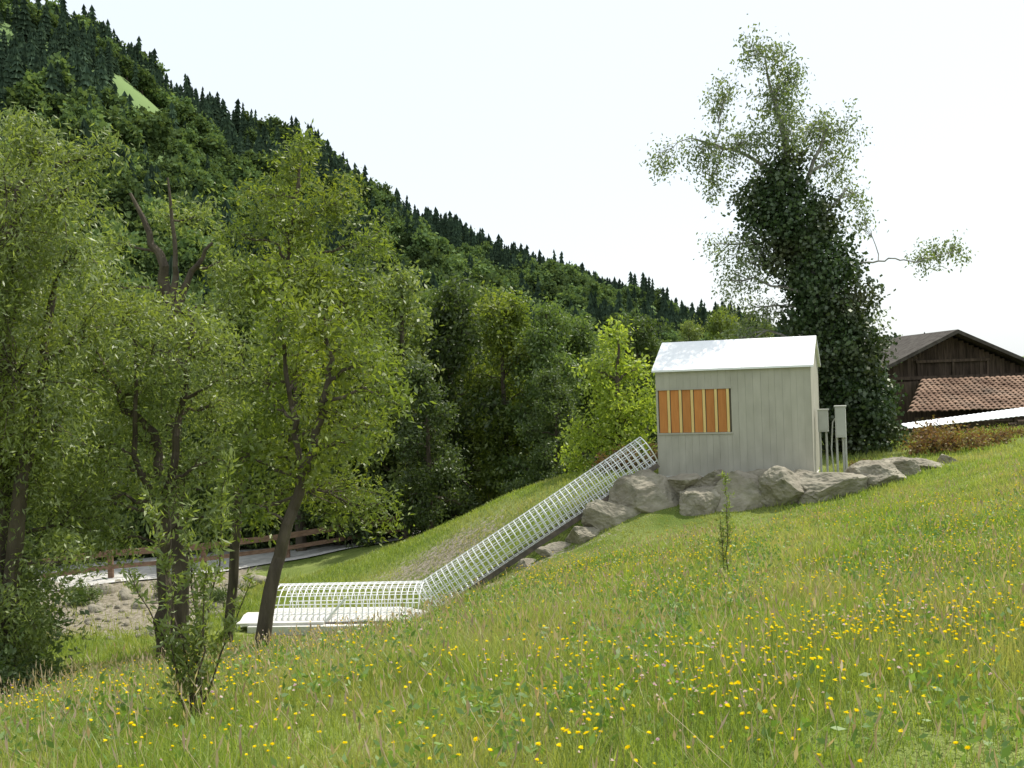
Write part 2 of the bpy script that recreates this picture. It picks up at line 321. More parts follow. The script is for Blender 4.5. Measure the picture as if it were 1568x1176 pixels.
birch=tree('birch_tree',[[(10.2,32,-2.7,.28),(9.8,32,0,.24),(9.4,32,2.4,.2),(8.8,32,5.2,.15),(8.6,32,7,.10),(8.1,32,9.7,.02)],
 [(8.8,32,5,.09),(9.5,32,6.5,.06),(10.0,32,7.6,.03)],[(8.7,32,5.8,.08),(7.4,32,6.8,.05),(5.9,32,7.3,.03)],[(9.1,32,4,.06),(10.4,31.8,5.6,.03)],
 [(9.6,32,2.9,.05),(10.8,31.8,3.3,.03),(11.6,31.8,3.4,.022),(12.4,31.8,3.3,.018),(13.6,31.8,3.55,.01)]],
 L2([(7.7,9.9,.65),(8.5,9.8,.5),(8.4,8.7,.95),(6.9,8.6,.65),(9.5,7.7,.85),(5.9,7.0,.7),(4.7,6.85,.5),(7.2,7.1,.85),(10.2,6.5,.75),(10.9,5.6,.5),(6.4,6.0,.5),(6.6,4.1,.45),(6.7,2.9,.5),(7.4,3.6,.8),(7.6,2.1,.65),(11.1,4.7,.4),(13.7,3.75,.34),(13.3,3.6,.2),(12.7,3.45,.15),(11.0,1.6,.5),(10.9,.4,.5),(8.5,7.4,.8),(7.0,1.2,.5),(7.9,5.9,.65),(8.9,9.1,.5),(10.4,7.4,.5)],32),
 M_birch,dens=36,per=48,sigma=.17,ll=.12,lw=.055,droop=.8,barkmat=M_birchbark,twig=.013,zs=1.3)
g=MB(); lob=[(8.7,6.5,.5),(8.5,5.8,.75),(7.5,5.3,.6),(8.9,4.9,1.0),(9.2,4.2,1.15),(8.2,4.2,.8),(9.4,3.4,1.2),(9.6,2.6,1.25),(9.8,1.9,1.25),(9.95,1.2,1.25),(10.1,.6,1.25),(10.3,-.1,1.2),(10.4,-.7,1.15),(10.5,-1.3,1.15),(10.7,-2,1.2),(9.6,-1.6,1.0),(8.1,5.2,.7)]
for (x,z,r) in lob:
    n=int(230*r*r); d=rand_dirs(n); rr=r*(1+.32*np.sin(d[:,0]*6+z*5)*np.cos(d[:,2]*7+x*3))*rng.uniform(.3,1.15,n)**.4
    leaves(g,np.array([x,32,z])+d*rr[:,None]*np.array([.95,.95,1.05]),10,.14,.13,.11,.5,0)
iv=g.obj('ivy',[M_ivy]); iv.parent=birch

def auto_lobes(h,w,n,low=.2):
    l=[]
    for i in range(n):
        t=low+(1-low)*(i+rng.uniform(0,1))/n; prof=math.sin(min(1,(1.05-t)/(1.05-low)*1.15)*math.pi*.55+.15)
        a=rng.uniform(0,2*math.pi); R=w*prof*rng.uniform(.2,.95)
        l.append((R*math.cos(a),R*math.sin(a),h*t-.4,rng.uniform(.55,1.15)*w*.33))
    return l
SRC=[]
for k,(w,n,mt,low) in enumerate([(2.6,30,M_forest,.12),(2.2,28,M_ash,.15),(3.0,34,M_forest,.1),(1.7,24,M_willow,.2)]):
    SRC.append(tree('forest_src_%d'%k,[[(0,0,-.3,.2),(.1,0,4,.14),(0,.1,9.4,.03)]],auto_lobes(10,w,n,low),mt,dens=24,per=48,sigma=.24,ll=.22,lw=.10,droop=.3,link=False,twig=.02))
def place(name,src,x,y,s,sz=None,rz=None,z=None):
    o=bpy.data.objects.new(name,src.data); o.location=(x,y,(h1(x,y) if z is None else z)-.1)
    o.scale=(s,s,sz or s); o.rotation_euler=(0,0,rng.uniform(0,6.28) if rz is None else rz); scene.collection.objects.link(o); return o
for (x,y,hh,k) in [(-8.3,40,12.0,1),(-5.8,43,11.6,0),(-4.2,40,10.9,3),(-2.5,43.5,10.4,2),(-.4,42,9.4,1),(1.3,41,8.4,0),(2.9,43,7.6,2),(-10.8,42,10.6,2),(-13.5,40,10.6,0),(-16.5,38,10.5,1),(-19.5,36,10.5,2),(-22.5,34,11.,0),(-3.2,38.2,6.6,0),(1.5,37.5,5.0,0),(5,41,6.8,0),(-7.0,41,9.5,2)]:
    place('deciduous_tree',SRC[k],x,y,hh/10*.95,hh/10)

# ---------------------------------------------------------------- instancing via geometry nodes
def scatter(name, pts, rots, scl, vid, sources):
    me=bpy.data.meshes.new(name); n=len(pts); me.vertices.add(n); me.vertices.foreach_set('co',np.asarray(pts,np.float32).ravel())
    a=me.attributes.new('rot','FLOAT_VECTOR','POINT'); a.data.foreach_set('vector',np.asarray(rots,np.float32).ravel())
    a=me.attributes.new('scl','FLOAT','POINT'); a.data.foreach_set('value',np.asarray(scl,np.float32))
    a=me.attributes.new('vid','INT','POINT'); a.data.foreach_set('value',np.asarray(vid,np.int32))
    o=bpy.data.objects.new(name,me); scene.collection.objects.link(o)
    ng=bpy.data.node_groups.new(name,'GeometryNodeTree')
    ng.interface.new_socket('Geometry',in_out='INPUT',socket_type='NodeSocketGeometry'); ng.interface.new_socket('Geometry',in_out='OUTPUT',socket_type='NodeSocketGeometry')
    gi=ng.nodes.new('NodeGroupInput'); go=ng.nodes.new('NodeGroupOutput'); jn=ng.nodes.new('GeometryNodeJoinGeometry')
    def attr(nm,dt):
        q=ng.nodes.new('GeometryNodeInputNamedAttribute'); q.data_type=dt; q.inputs[0].default_value=nm; return q.outputs[0]
    ar=attr('rot','FLOAT_VECTOR'); asc=attr('scl','FLOAT'); av=attr('vid','INT')
    for k,s in enumerate(sources):
        oi=ng.nodes.new('GeometryNodeObjectInfo'); oi.inputs['Object'].default_value=s; oi.inputs['As Instance'].default_value=True
        cp=ng.nodes.new('FunctionNodeCompare'); cp.data_type='INT'; cp.operation='EQUAL'
        A=[i for i in cp.inputs if i.identifier=='A_INT'][0]; B=[i for i in cp.inputs if i.identifier=='B_INT'][0]
        ng.links.new(av,A); B.default_value=k
        ip=ng.nodes.new('GeometryNodeInstanceOnPoints')
        ng.links.new(gi.outputs[0],ip.inputs['Points']); ng.links.new(cp.outputs[0],ip.inputs['Selection'])
        ng.links.new(oi.outputs['Geometry'],ip.inputs['Instance']); ng.links.new(ar,ip.inputs['Rotation']); ng.links.new(asc,ip.inputs['Scale'])
        ng.links.new(ip.outputs[0],jn.inputs[0])
    ng.links.new(jn.outputs[0],go.inputs[0])
    md=o.modifiers.new('scatter','NODES'); md.node_group=ng
    return o
def rz(n,tilt=.1): return np.column_stack([rng.normal(0,tilt,n),rng.normal(0,tilt,n),rng.uniform(0,6.28,n)])

pts=[];sc=[]
for i in range(400):
    y=46+100*rng.uniform()**1.4; x=rng.uniform(-.62*y,.30*y)
    if x>8 and y<60: continue
    if any((x-a)**2+(y-b)**2<10 for a,b,_ in pts): continue
    b=x/y; hh=9.6*(y/46)**.75 if b<0 else 8*(1-b*.9)*(y/46)**.6
    pts.append((x,y,h1(x,y)-.2)); sc.append(hh/10*rng.uniform(.75,1.0))
scatter('riverside_woodland',pts,rz(len(pts),.03),sc,rng.integers(0,3,len(pts)),SRC[:3])
SH=[]
for k in range(2):
    SH.append(tree('shrub_src_%d'%k,[[(0,0,-.2,.05),(.05,0,.6,.03),(0,0,1.2,.02)]],[(rng.uniform(-.7,.7),rng.uniform(-.7,.7),rng.uniform(.3,1.3),rng.uniform(.4,.6)) for _ in range(9)],M_forest,dens=40,per=40,sigma=.16,ll=.13,lw=.06,droop=.2,link=False))
pts=[];sc=[]
for i in range(120):
    s=rng.uniform(-2,L_+12); w=rng.uniform(5.0,8); p=fa+fd*s+fn*w
    pts.append((p[0],p[1],h1(*p)-.1)); sc.append(rng.uniform(.9,1.9))
for i in range(16):
    x=rng.uniform(0,9); y=rng.uniform(35.5,38)
    pts.append((x,y,h1(x,y)-.1)); sc.append(rng.uniform(.6,1.0))
for (x,y,s) in [(-8.6,15.5,1.1),(-10,18,1.3),(-7.8,14.4,.9),(-6.9,13.9,.45),(-9.9,20,1.3),(-12.5,24,1.4),(-6.9,14.6,.5),(-15.5,28.5,.8),(-12.8,30.5,.5),(-8.6,30,.4),(-10.6,31.5,.45)]:
    pts.append((x,y,h1(x,y)-.1)); sc.append(s)
scatter('riverbank_shrubs',pts,rz(len(pts)),sc,rng.integers(0,2,len(pts)),SH)
for (x,y,hh,k) in [(8.6,50,7.3,3),(10.6,52,7.6,1),(12.2,50,6.6,3),(6.6,52,7.,2)]:
    place('deciduous_tree',SRC[k],x,y,hh/10*.7,hh/10)
BR=tree('bs',[[(0,0,-.2,.03),(.02,0,.4,.02),(0,0,.8,.01)]],[(rng.uniform(-.5,.5),rng.uniform(-.4,.4),rng.uniform(.15,.5),.3) for _ in range(6)],M_brownleaf,dens=60,per=40,sigma=.1,ll=.09,lw=.05,droop=.2,link=False)
for (x,y,s) in [(12.6,29,1.0),(13.6,29.5,.75),(11.8,29.3,1.1),(12.2,30,1.2),(3.7,30.6,1.2),(9.3,28.2,.5),(3.0,31,1.0),(14.6,30.5,.6)]: place('reddish_shrub',BR,x,y,s)

# ---------------------------------------------------------------- mountain
ridge=np.array([(-900,100,520),(-600,350,400),(-420,500,318),(-260,600,218),(-214,650,194),(-145,700,161),(-108,740,144),(-47,800,112),(-9,850,96),(29,880,89),(107,950,65),(162,1000,47),(269,1080,27),(431,1150,3),(750,1250,-6)],float)
foot=np.array([(-330,-150),(-230,20),(-160,90),(-105,140),(-85,165),(-60,200),(-40,225),(-10,270),(25,320),(60,370),(120,460),(180,550),(270,680),(400,860),(700,1150)],float)
def mtn(ti,tj):
    i=np.minimum(ti.astype(int),len(ridge)-2); f=(ti-i)[:,None]
    R=ridge[i]*(1-f)+ridge[i+1]*f; F=foot[i]*(1-f)+foot[i+1]*f
    xy=F*(1-tj[:,None])+R[:,:2]*tj[:,None]
    z=-9+(R[:,2]+9)*tj**1.12
    back=np.clip(tj-1,0,1); z=z-back*(R[:,2]+60)*2.2
    am=np.clip(tj*(1.08-tj)*4,0,1)
    z=z+am*(9*np.sin(xy[:,0]*.045+xy[:,1]*.02)+8*np.sin(xy[:,0]*.02-xy[:,1]*.05+1)+4*np.sin(xy[:,0]*.11)*np.sin(xy[:,1]*.07))
    return np.column_stack([xy,z])
m1,m2=141,61
TI,TJ=np.meshgrid(np.linspace(0,len(ridge)-1.001,m1),np.linspace(0,1.3,m2)); mv=mtn(TI.ravel(),TJ.ravel())
g=MB(); I,J=np.meshgrid(np.arange(m1-1),np.arange(m2-1)); q=(J*m1+I).ravel()
g.arr(mv,np.stack([q,q+1,q+m1+1,q+m1],1))
g.obj('mountain',[surf_mat('mountain_meadow',(.10,.17,.05),(.18,.26,.09),.01,.95,bump=0)],smooth=True)
def far_con(nm,wd):
    g=MB(); g.tube([(0,0,-.02),(0,0,.3)],[.02,.015],5,0)
    for l in range(8):
        z=.08+.11*l; r=wd*(1-l/8.6)**.85+.012; k=9; a=np.linspace(0,2*math.pi,k*2,endpoint=False)+rng.uniform(0,1)
        rr=np.where(np.arange(k*2)%2==0,1,.45)*r*rng.uniform(.6,1.3,k*2)
        v=np.vstack([np.column_stack([rr*np.cos(a),rr*np.sin(a),z-rr*.4+rng.normal(0,.02,k*2)]),[[rng.normal(0,.006),0,z+.14]]])
        g.arr(v,[(i,(i+1)%(2*k),2*k) for i in range(2*k)],1)
    return g.obj(nm,[M_bark,M_farcon],link=False)
def far_dec(nm):
    g=MB(); g.tube([(0,0,-.02),(0,0,.5)],[.03,.015],5,0)
    c=[]
    for _ in range(10):
        o=np.array([rng.normal(0,.16),rng.normal(0,.16),rng.uniform(.28,.84)]); d=rand_dirs(20); c.append(o+d*.17*rng.uniform(.5,1,(20,1)))
    leaves(g,np.vstack(c),3,.03,.12,.10,.1,1)
    return g.obj(nm,[M_bark,M_fardec],link=False)
FS=[far_con('fc%d'%i,w) for i,w in enumerate((.16,.21,.27))]+[far_dec('fd%d'%i) for i in range(3)]
n=14000
ti=rng.uniform(1.2,13.2,n); tj=rng.uniform(.0,1.03,n)**.8; p=mtn(ti,tj)
cl=np.array([noise.noise(Vector((a*.012,b*.012,0)))+.5*noise.noise(Vector((a*.035,b*.035,5))) for a,b,_ in p])
ok=~((abs(p[:,0]+.345*p[:,1])<17-.1*abs(p[:,1]-497))&(p[:,1]>455)&(p[:,1]<530))
p=p[ok]; n=len(p)
isdec=(cl[ok]+rng.normal(0,.2,n)+.3*(.5-tj[ok]))>-.03
vid=np.where(isdec,rng.integers(3,6,n),rng.integers(0,3,n))
sc=np.where(isdec,rng.uniform(7,17,n),rng.uniform(8,22,n))*rng.uniform(.75,1.12,n)
p[:,2]-=.5
scatter('mountain_forest',p,rz(n,.04),sc,vid,FS)

# ---------------------------------------------------------------- meadow
def ok_area(x,y):
    lx=(x-3.9)*math.cos(rad(20))-(y-28.2)*math.sin(rad(20)); ly=(x-3.9)*math.sin(rad(20))+(y-28.2)*math.cos(rad(20))
    k=~((lx>-.2)&(lx<4.2)&(ly>-.2)&(ly<3))
    k&=~((x<-2.2)&(x>-7.6)&(abs(y-27.1)<1.05))
    k&=bare(x,y)<rng.uniform(.25,.95,len(x))
    sd_=(np.stack([x,y],1)-fa)@fn; k&=~((sd_>-1.0)&(sd_<4.0)&(y>25)&(x<4))
    return k
def wedge(n,y0,y1,xm=1.6,pw=1.0):
    y=y0+(y1-y0)*rng.uniform(0,1,n)**pw; x=rng.uniform(-1,1,n)*(.62*y+xm); 
    k=ok_area(x,y); return x[k],y[k]
NV=[(rng.uniform(.2,1.6),rng.uniform(0,6.28),rng.uniform(0,6.28)) for _ in range(14)]
def lf(x,y):
    s=0
    for i,(f,a,ph) in enumerate(NV): s=s+np.sin((x*math.cos(a)+y*math.sin(a))*f*2.2+ph)
    return s/3.7
def blades(g,x,y,h,w,mat=0,top=.12):
    n=len(x); b=np.column_stack([x,y,H(x,y)-.01]); th=rng.uniform(0,6.28,n)
    s=np.column_stack([np.cos(th),np.sin(th),np.zeros(n)])*(w*rng.uniform(.6,1.3,n))[:,None]
    ln=rng.normal(0,.36,(n,2))*h[:,None]
    m=b+np.column_stack([ln*.35,h*.6]); t=b+np.column_stack([ln,h])
    V=np.stack([b-s,b+s,m+s*.8,m-s*.8,t+s*top,t-s*top],1)
    o=np.arange(n)[:,None]*6
    f=np.concatenate([o+np.array([[0,1,2,3]]),o+np.array([[3,2,4,5]])])
    g.arr(V,f,mat); return t
def seeds(g,x,y,h,w):
    t=blades(g,x,y,h,np.full(len(x),w*.35),1,1.)
    n=len(x); th=rng.uniform(0,6.28,n); s=np.column_stack([np.cos(th),np.sin(th),np.zeros(n)])*w*rng.uniform(1.,2.2,(n,1)); u=np.column_stack([rng.normal(0,.015,(n,2)),rng.uniform(.03,.07,n)])
    g.quads(np.stack([t-u*.3,t+s+u*.3,t+u,t-s+u*.3],1),1)
g=MB()
tx,ty_=wedge(26000,2.4,9.6,pw=.72); k=8; x=np.repeat(tx,k)+rng.normal(0,.03,len(tx)*k); y=np.repeat(ty_,k)+rng.normal(0,.03,len(tx)*k)
hh=np.repeat(rng.uniform(.05,.21,len(tx)),k)*rng.uniform(.6,1.15,len(x))*(1+.4*lf(x,y)); blades(g,x,y,np.clip(hh,.04,.4),np.full(len(x),.0026))
tx,ty_=wedge(5200,2.6,10,pw=.75); seeds(g,tx,ty_,rng.uniform(.16,.38,len(tx))*(1+.15*lf(tx,ty_)),.0035)
g.obj('meadow_grass',[M_grass,M_seed])
g=MB()
tx,ty_=wedge(62000,9.2,29,pw=.8); k=5; x=np.repeat(tx,k)+rng.normal(0,.05,len(tx)*k); y=np.repeat(ty_,k)+rng.normal(0,.05,len(tx)*k)
short=1-.6*sstep(17,22,y)
hh=np.repeat(rng.uniform(.06,.20,len(tx)),k)*rng.uniform(.6,1.15,len(x))*(1+.4*lf(x,y))*short; blades(g,x,y,np.clip(hh,.03,.4),.004+.00018*y)
tx,ty_=wedge(10000,9.5,22,pw=.85); kk=rng.uniform(size=len(tx))<.45+.4*lf(tx,ty_); tx=tx[kk];ty_=ty_[kk]; seeds(g,tx,ty_,rng.uniform(.16,.34,len(tx))*(1-.4*sstep(17,23,ty_)),.006)
x2=rng.uniform(-9,6,55000); y2=rng.uniform(27.5,40,55000); k=ok_area(x2,y2)&(y2<38+x2*.6); x2=x2[k];y2=y2[k]; blades(g,x2,y2,rng.uniform(.04,.15,len(x2)),np.full(len(x2),.010))
x3=rng.uniform(6,30,30000); y3=rng.uniform(24,38,30000); k=ok_area(x3,y3); x3=x3[k];y3=y3[k]; blades(g,x3,y3,rng.uniform(.06,.2,len(x3)),np.full(len(x3),.010))
x4=rng.uniform(-17,-7,9000); y4=rng.uniform(22,34,9000); k=ok_area(x4,y4); x4=x4[k];y4=y4[k]; blades(g,x4,y4,rng.uniform(.1,.35,len(x4)),np.full(len(x4),.010))
g.obj('hillside_grass',[M_grass,M_seed])
g=MB()
tx,ty_=wedge(6200,2.6,16,pw=.75); kk=lf(tx*1.7+9,ty_*1.7)>rng.uniform(-.7,.8,len(tx)); tx=tx[kk];ty_=ty_[kk]
hz_=rng.uniform(.03,.20,len(tx)); leaves(g,np.column_stack([tx,ty_,H(tx,ty_)+hz_]),13,.05,.05,.022,-.5,0,1.1)
g.obj('meadow_herbs',[M_herb])
def flower(nm,mat,size,nh,dome=False):
    g=MB()
    for i in range(nh):
        b=np.array([rng.normal(0,.12),rng.normal(0,.12),0]); h=rng.uniform(.12,.32); t=b+np.array([rng.normal(0,.04),rng.normal(0,.04),h])
        g.tube([b,(b+t)/2,t],[.0016,.0014,.0012],3,0)
        for lay in range(2 if not dome else 3):
            k=8; a=np.linspace(0,2*math.pi,k*2,endpoint=False)+lay*.3; r=np.where(np.arange(2*k)%2==0,1,.62)*size*rng.uniform(.65,1.15)*(1-.3*lay)
            tl=rng.normal(0,.3,2); px=r*np.cos(a); py=r*np.sin(a)
            v=np.vstack([np.column_stack([px,py,px*tl[0]+py*tl[1]+size*(.35+.3*lay)]),[[0,0,size*.25*lay]]])+t
            g.arr(v,[(j,(j+1)%(2*k),2*k) for j in range(2*k)],1)
    return g.obj(nm,[M_grass,mat],link=False)
FL=[flower('fy%d'%i,M_yellow,.0125,3) for i in range(3)]+[flower('fl%d'%i,M_yellow,.014,3) for i in range(2)]+[flower('fp',M_pink,.009,5,True)]
x,y=wedge(9500,2.8,19,pw=.8)
den=1.5*np.array([noise.noise(Vector((a*.6,b*.45,3)))+.5*noise.noise(Vector((a*1.7,b*1.5,9))) for a,b in zip(x,y)])+.3*np.clip(x/(y+1),-.5,.6)-.03*np.clip(y-11,0,10)
k=den>rng.uniform(-.22,.6,len(x)); x=x[k];y=y[k]; vid=np.where(y>9,rng.integers(3,5,len(x)),rng.integers(0,3,len(x))); vid[rng.uniform(size=len(x))<.18]=5
scatter('meadow_flowers',np.column_stack([x,y,H(x,y)]),rz(len(x),.05),rng.uniform(.7,1.1,len(x)),vid,FL)

def sapling(name,x,y,stems,lm=M_willow,ll=.06,lw=.016,per=4):
    g=MB(); z=h1(x,y); c=[]
    for dx,dy,hh in stems:
        p=curve((x+rng.normal(0,.03),y,z-.05),(x+dx,y+dy,z+hh),9,0,.05); g.tube(p,np.linspace(.008,.002,9),4,0)
        for t in rng.uniform(.18,1,int(hh*40)): 
            i=min(int(t*8),7); f=t*8-i; q=p[i]*(1-f)+p[i+1]*f
            e=q+np.array([rng.normal(0,.05),rng.normal(0,.05),.08])*(1.15-t); g.tube([q,(q+e)/2+np.array([0,0,.01]),e],.0015,3,0); c+=[e,(q+e)/2]
    leaves(g,np.array(c),per,.018,ll,lw,-.6,1)
    return g.obj(name,[M_bark,lm])
sapling('willow_sapling',-1.88,6,[(.22,.1,1.5),(-.26,.1,1.3),(-.02,.1,1.25),(.12,-.1,.9),(-.36,0,.9),(.32,.1,.8),(-.1,-.1,.5)])
sapling('willow_sapling',2.4,12,[(.02,0,1.2),(-.06,0,.7)],per=3)

# ---------------------------------------------------------------- shed
M_board=surf_mat('weathered_boards',(.42,.40,.33),(.50,.475,.40),3.0,.95,(1.5,1.5,.5),0,island=.025,spec=.05,stain=((.36,.34,.285),1.1,.45))
M_roofw=surf_mat('white_sheet_roof',(.88,.89,.9),(.93,.93,.93),2,.6,bump=0)
M_orange=surf_mat('larch_louvre',(.50,.19,.05),(.60,.25,.07),4,.6,(4,4,.5),.1,island=.1)
M_larch=surf_mat('light_larch',(.75,.54,.20),(.82,.62,.26),4,.6,(4,4,.5),.1)
M_dark=surf_mat('dark_gap',(.10,.09,.07),(.15,.13,.10),4,.9,bump=0)
M_metal=surf_mat('galvanised_steel',(.76,.78,.78),(.88,.89,.89),20,.4,metallic=.2,bump=0)
M_conc=surf_mat('concrete',(.55,.54,.50),(.72,.70,.66),3,.85,bump=.15)
sh=empty('wooden_shed',(3.9,28.2,-2.5),rad(-20)); Wd,Dp,Hw,Hr=4.0,2.8,2.72,3.45
g=MB(); v=[(0,0,-.2),(Wd,0,-.2),(Wd,Dp,-.2),(0,Dp,-.2),(0,0,Hw),(Wd,0,Hw),(Wd,Dp,Hw),(0,Dp,Hw),(0,Dp/2,Hr),(Wd,Dp/2,Hr)]
g.polys(v,[(0,1,5,4),(1,2,6,9,5),(2,3,7,6),(3,0,4,8,7)],0); g.obj('inner_walls',[M_dark],sh)
wx0,wx1,wz0,wz1=.03,1.98,1.02,2.2
g=MB(); xs=[0]
while xs[-1]<Wd-.08:
    nx_=xs[-1]+rng.uniform(.15,.21)
    if xs[-1]<wx1-.2<nx_: nx_=wx1-.12
    if xs[-1]<wx1 and nx_>wx1-.06: nx_=wx1
    xs.append(min(Wd,nx_))
for a,b in zip(xs[:-1],xs[1:]):
    e=rng.uniform(.0225,.0235); gp=rng.uniform(.0008,.002)
    if b<=wx1+.001:
        g.box(a+gp,b-gp,-e,-.001,-.12,wz0); g.box(a+gp,b-gp,-e,-.001,wz1,Hw)
    else:
        g.box(a+gp,b-gp,-e,-.001,-.12,Hw)
g.box(0,wx0-.001,-.02,-.001,wz0+.001,wz1-.001)
g.obj('front_cladding',[M_board],sh)
g=MB(); yy=-.02
while yy<Dp:
    b=min(Dp+.02,yy+rng.uniform(.15,.21)); e=rng.uniform(.0225,.0235)
    f=lambda t: Hw+(Hr-Hw)*(1-abs(t-Dp/2)/(Dp/2))
    ta,tb=f(max(0,yy)),f(min(Dp,b)); x0,x1=Wd+.001,Wd+e
    for X0,X1 in ((x0,x1),(-e,-.001)):
        a_,b_=yy+.0012,b-.0012
        g.polys([(X0,a_,-.12),(X1,a_,-.12),(X1,b_,-.12),(X0,b_,-.12),(X0,a_,ta),(X1,a_,ta),(X1,b_,tb),(X0,b_,tb)],[(0,3,2,1),(4,5,6,7),(0,1,5,4),(1,2,6,5),(2,3,7,6),(3,0,4,7)])
    yy=b
g.obj('gable_cladding',[M_board],sh)
g=MB(); nsl=6; pw_=(wx1-wx0-.06)/nsl
for i in range(nsl):
    x=wx0+.03+i*pw_
    g.box(x,x+pw_*.68,-.016,-.002,wz0+.02,wz1-.02,0); g.box(x+pw_*.72,x+pw_*.93,-.04,-.002,wz0+.02,wz1-.02,1)
g.obj('louvre_slats',[M_orange,M_larch],sh)
g=MB()
g.box(wx0-.03,wx1+.03,-.05,-.027,wz0-.03,wz0+.015); g.box(wx0-.03,wx1+.03,-.05,-.027,wz1-.015,wz1+.02)
g.obj('window_trim',[M_board],sh)
g=MB(); ov=.10; th=.05; sl=(Hr-Hw)/(Dp/2)
for sgn in (0,1):
    ya,yb=(-.12,Dp/2) if sgn==0 else (Dp+.12,Dp/2)
    za=Hw-.12*sl+.02; zb=Hr+.02
    v=[(-ov,ya,za),(Wd+ov,ya,za),(Wd+ov,yb,zb),(-ov,yb,zb)]
    vv=v+[(a,b,c+th) for a,b,c in v]
    g.polys(vv,[(0,3,2,1),(4,5,6,7),(0,1,5,4),(1,2,6,5),(3,0,4,7)])
    for k in range(1,7):
        xx=-ov+k*(Wd+2*ov)/7; g.beam((xx,ya,za+th+.004),(xx,yb,zb+th+.004),.012,.01)
g.obj('sheet_roof',[M_roofw],sh)
g=MB(); g.box(-.05,Wd+.05,-.05,Dp+.05,-.45,-.121); g.obj('concrete_plinth',[M_conc],sh)
M_box=surf_mat('grey_cabinet',(.40,.41,.36),(.48,.49,.44),3,.6,bump=0)
eb=empty('electric_meter_box',(8.35,27.5,-2.5),rad(-20)); g=MB()
g.box(-.32,-.06,0,.2,.95,1.52); g.box(-.34,-.04,-.02,.22,1.521,1.55); g.box(-.29,-.09,-.012,-.001,1.0,1.47)
g.box(.12,.38,-.05,.3,.8,1.6); g.box(.10,.40,-.07,.32,1.601,1.63); g.box(.15,.35,-.062,-.051,.85,1.55)
g.obj('cabinets',[M_box],eb); g=MB()
for xx in (-.28,-.12,.14,.3,.36): g.tube([(xx,.1,-.3),(xx,.1,.4),(xx,.1,1.0)],.03,8)
g.tube([(.05,.05,-.3),(.0,.05,.5),(.05,.1,1.2),(.2,.1,1.4)],.02,6); g.obj('posts_and_pipes',[M_box],eb)

# ---------------------------------------------------------------- steel bar cage
cg=empty('steel_bar_tunnel'); g=MB()
A0=np.array([3.55,27.6,-1.9]); A1=np.array([-2.45,27.0,-5.5]); ax=(A1-A0); LL=np.linalg.norm(ax); ax/=LL
sd=np.cross(ax,[0,0,1]); sd/=np.linalg.norm(sd); up=np.cross(sd,ax); R=.44
def ringpt(c,a,R_=R): return c+R_*(sd*math.cos(a)+up*math.sin(a))
for s in np.arange(0,LL+.1,.16):
    c=A0+ax*s; g.tube([ringpt(c,a) for a in np.linspace(0,2*math.pi,20,endpoint=False)],.016,5,closed=True)
for a in np.linspace(0,2*math.pi,14,endpoint=False)+.2: g.tube([ringpt(A0,a),ringpt((A0+A1)/2,a),ringpt(A1,a)],.010,4)
g.obj('sloping_cage',[M_metal],cg)
B0=np.array([-2.45,27.0,-5.46]); B1=np.array([-6.35,27.5,-5.5]); bx=B1-B0; BL=np.linalg.norm(bx); bx/=BL
s2=np.cross(bx,[0,0,1]); s2/=np.linalg.norm(s2)
g=MB()
def arch(c,a,R_=.5): return c+s2*R_*1.15*math.cos(a)+np.array([0,0,1])*(R_*1.15*math.sin(a))
D_=np.array([0,0,-.42])
for s in np.arange(.0,BL,.16):
    c=B0+bx*s+D_; g.tube([arch(c,a,.74) for a in np.linspace(0,math.pi,16)],.015,5)
for a in np.linspace(0,math.pi,12): g.tube([arch(B0+D_,a,.74),arch((B0+B1)/2+D_,a,.74),arch(B1+D_,a,.74)],.011,4)
f_=s2*(-1 if s2[1]>0 else 1)
a=B0+bx*(BL*.62)+f_*.9+np.array([0,0,-.42]); g.beam(a,a+bx*-.55+np.array([0,0,.62])-f_*.2,.06,.05); g.beam(a+bx*-.1,a+bx*-1.3+np.array([0,0,.1]),.05,.05)
g.obj('lower_cage',[M_metal],cg)
M_rust=surf_mat('dark_steel_channel',(.09,.08,.07),(.2,.16,.13),6,.6,bump=.1)
g=MB()
g.beam(A0-up*.40-np.array([0,.32,0]),A1-up*.40-np.array([0,.32,0]),.06,.13); g.beam(A0-up*.40+np.array([0,.32,0]),A1-up*.40+np.array([0,.32,0]),.06,.13)
g.beam(B0+f_*.92+np.array([0,0,-.38]),B0+bx*(BL*.6)+f_*.92+np.array([0,0,-.40]),.07,.05)
g.obj('base_channel',[M_rust],cg)
g=MB(); g.beam(B0+np.array([.3,0,-.54])+f_*.1,B1+np.array([-.4,0,-.50])+f_*.1,2.2,.22); g.beam(B1+np.array([-.9,-.1,-.36])+f_*.3,B1+np.array([1.5,-.3,-.36])+f_*.3,1.3,.08)
g.obj('concrete_slab',[M_conc],cg)

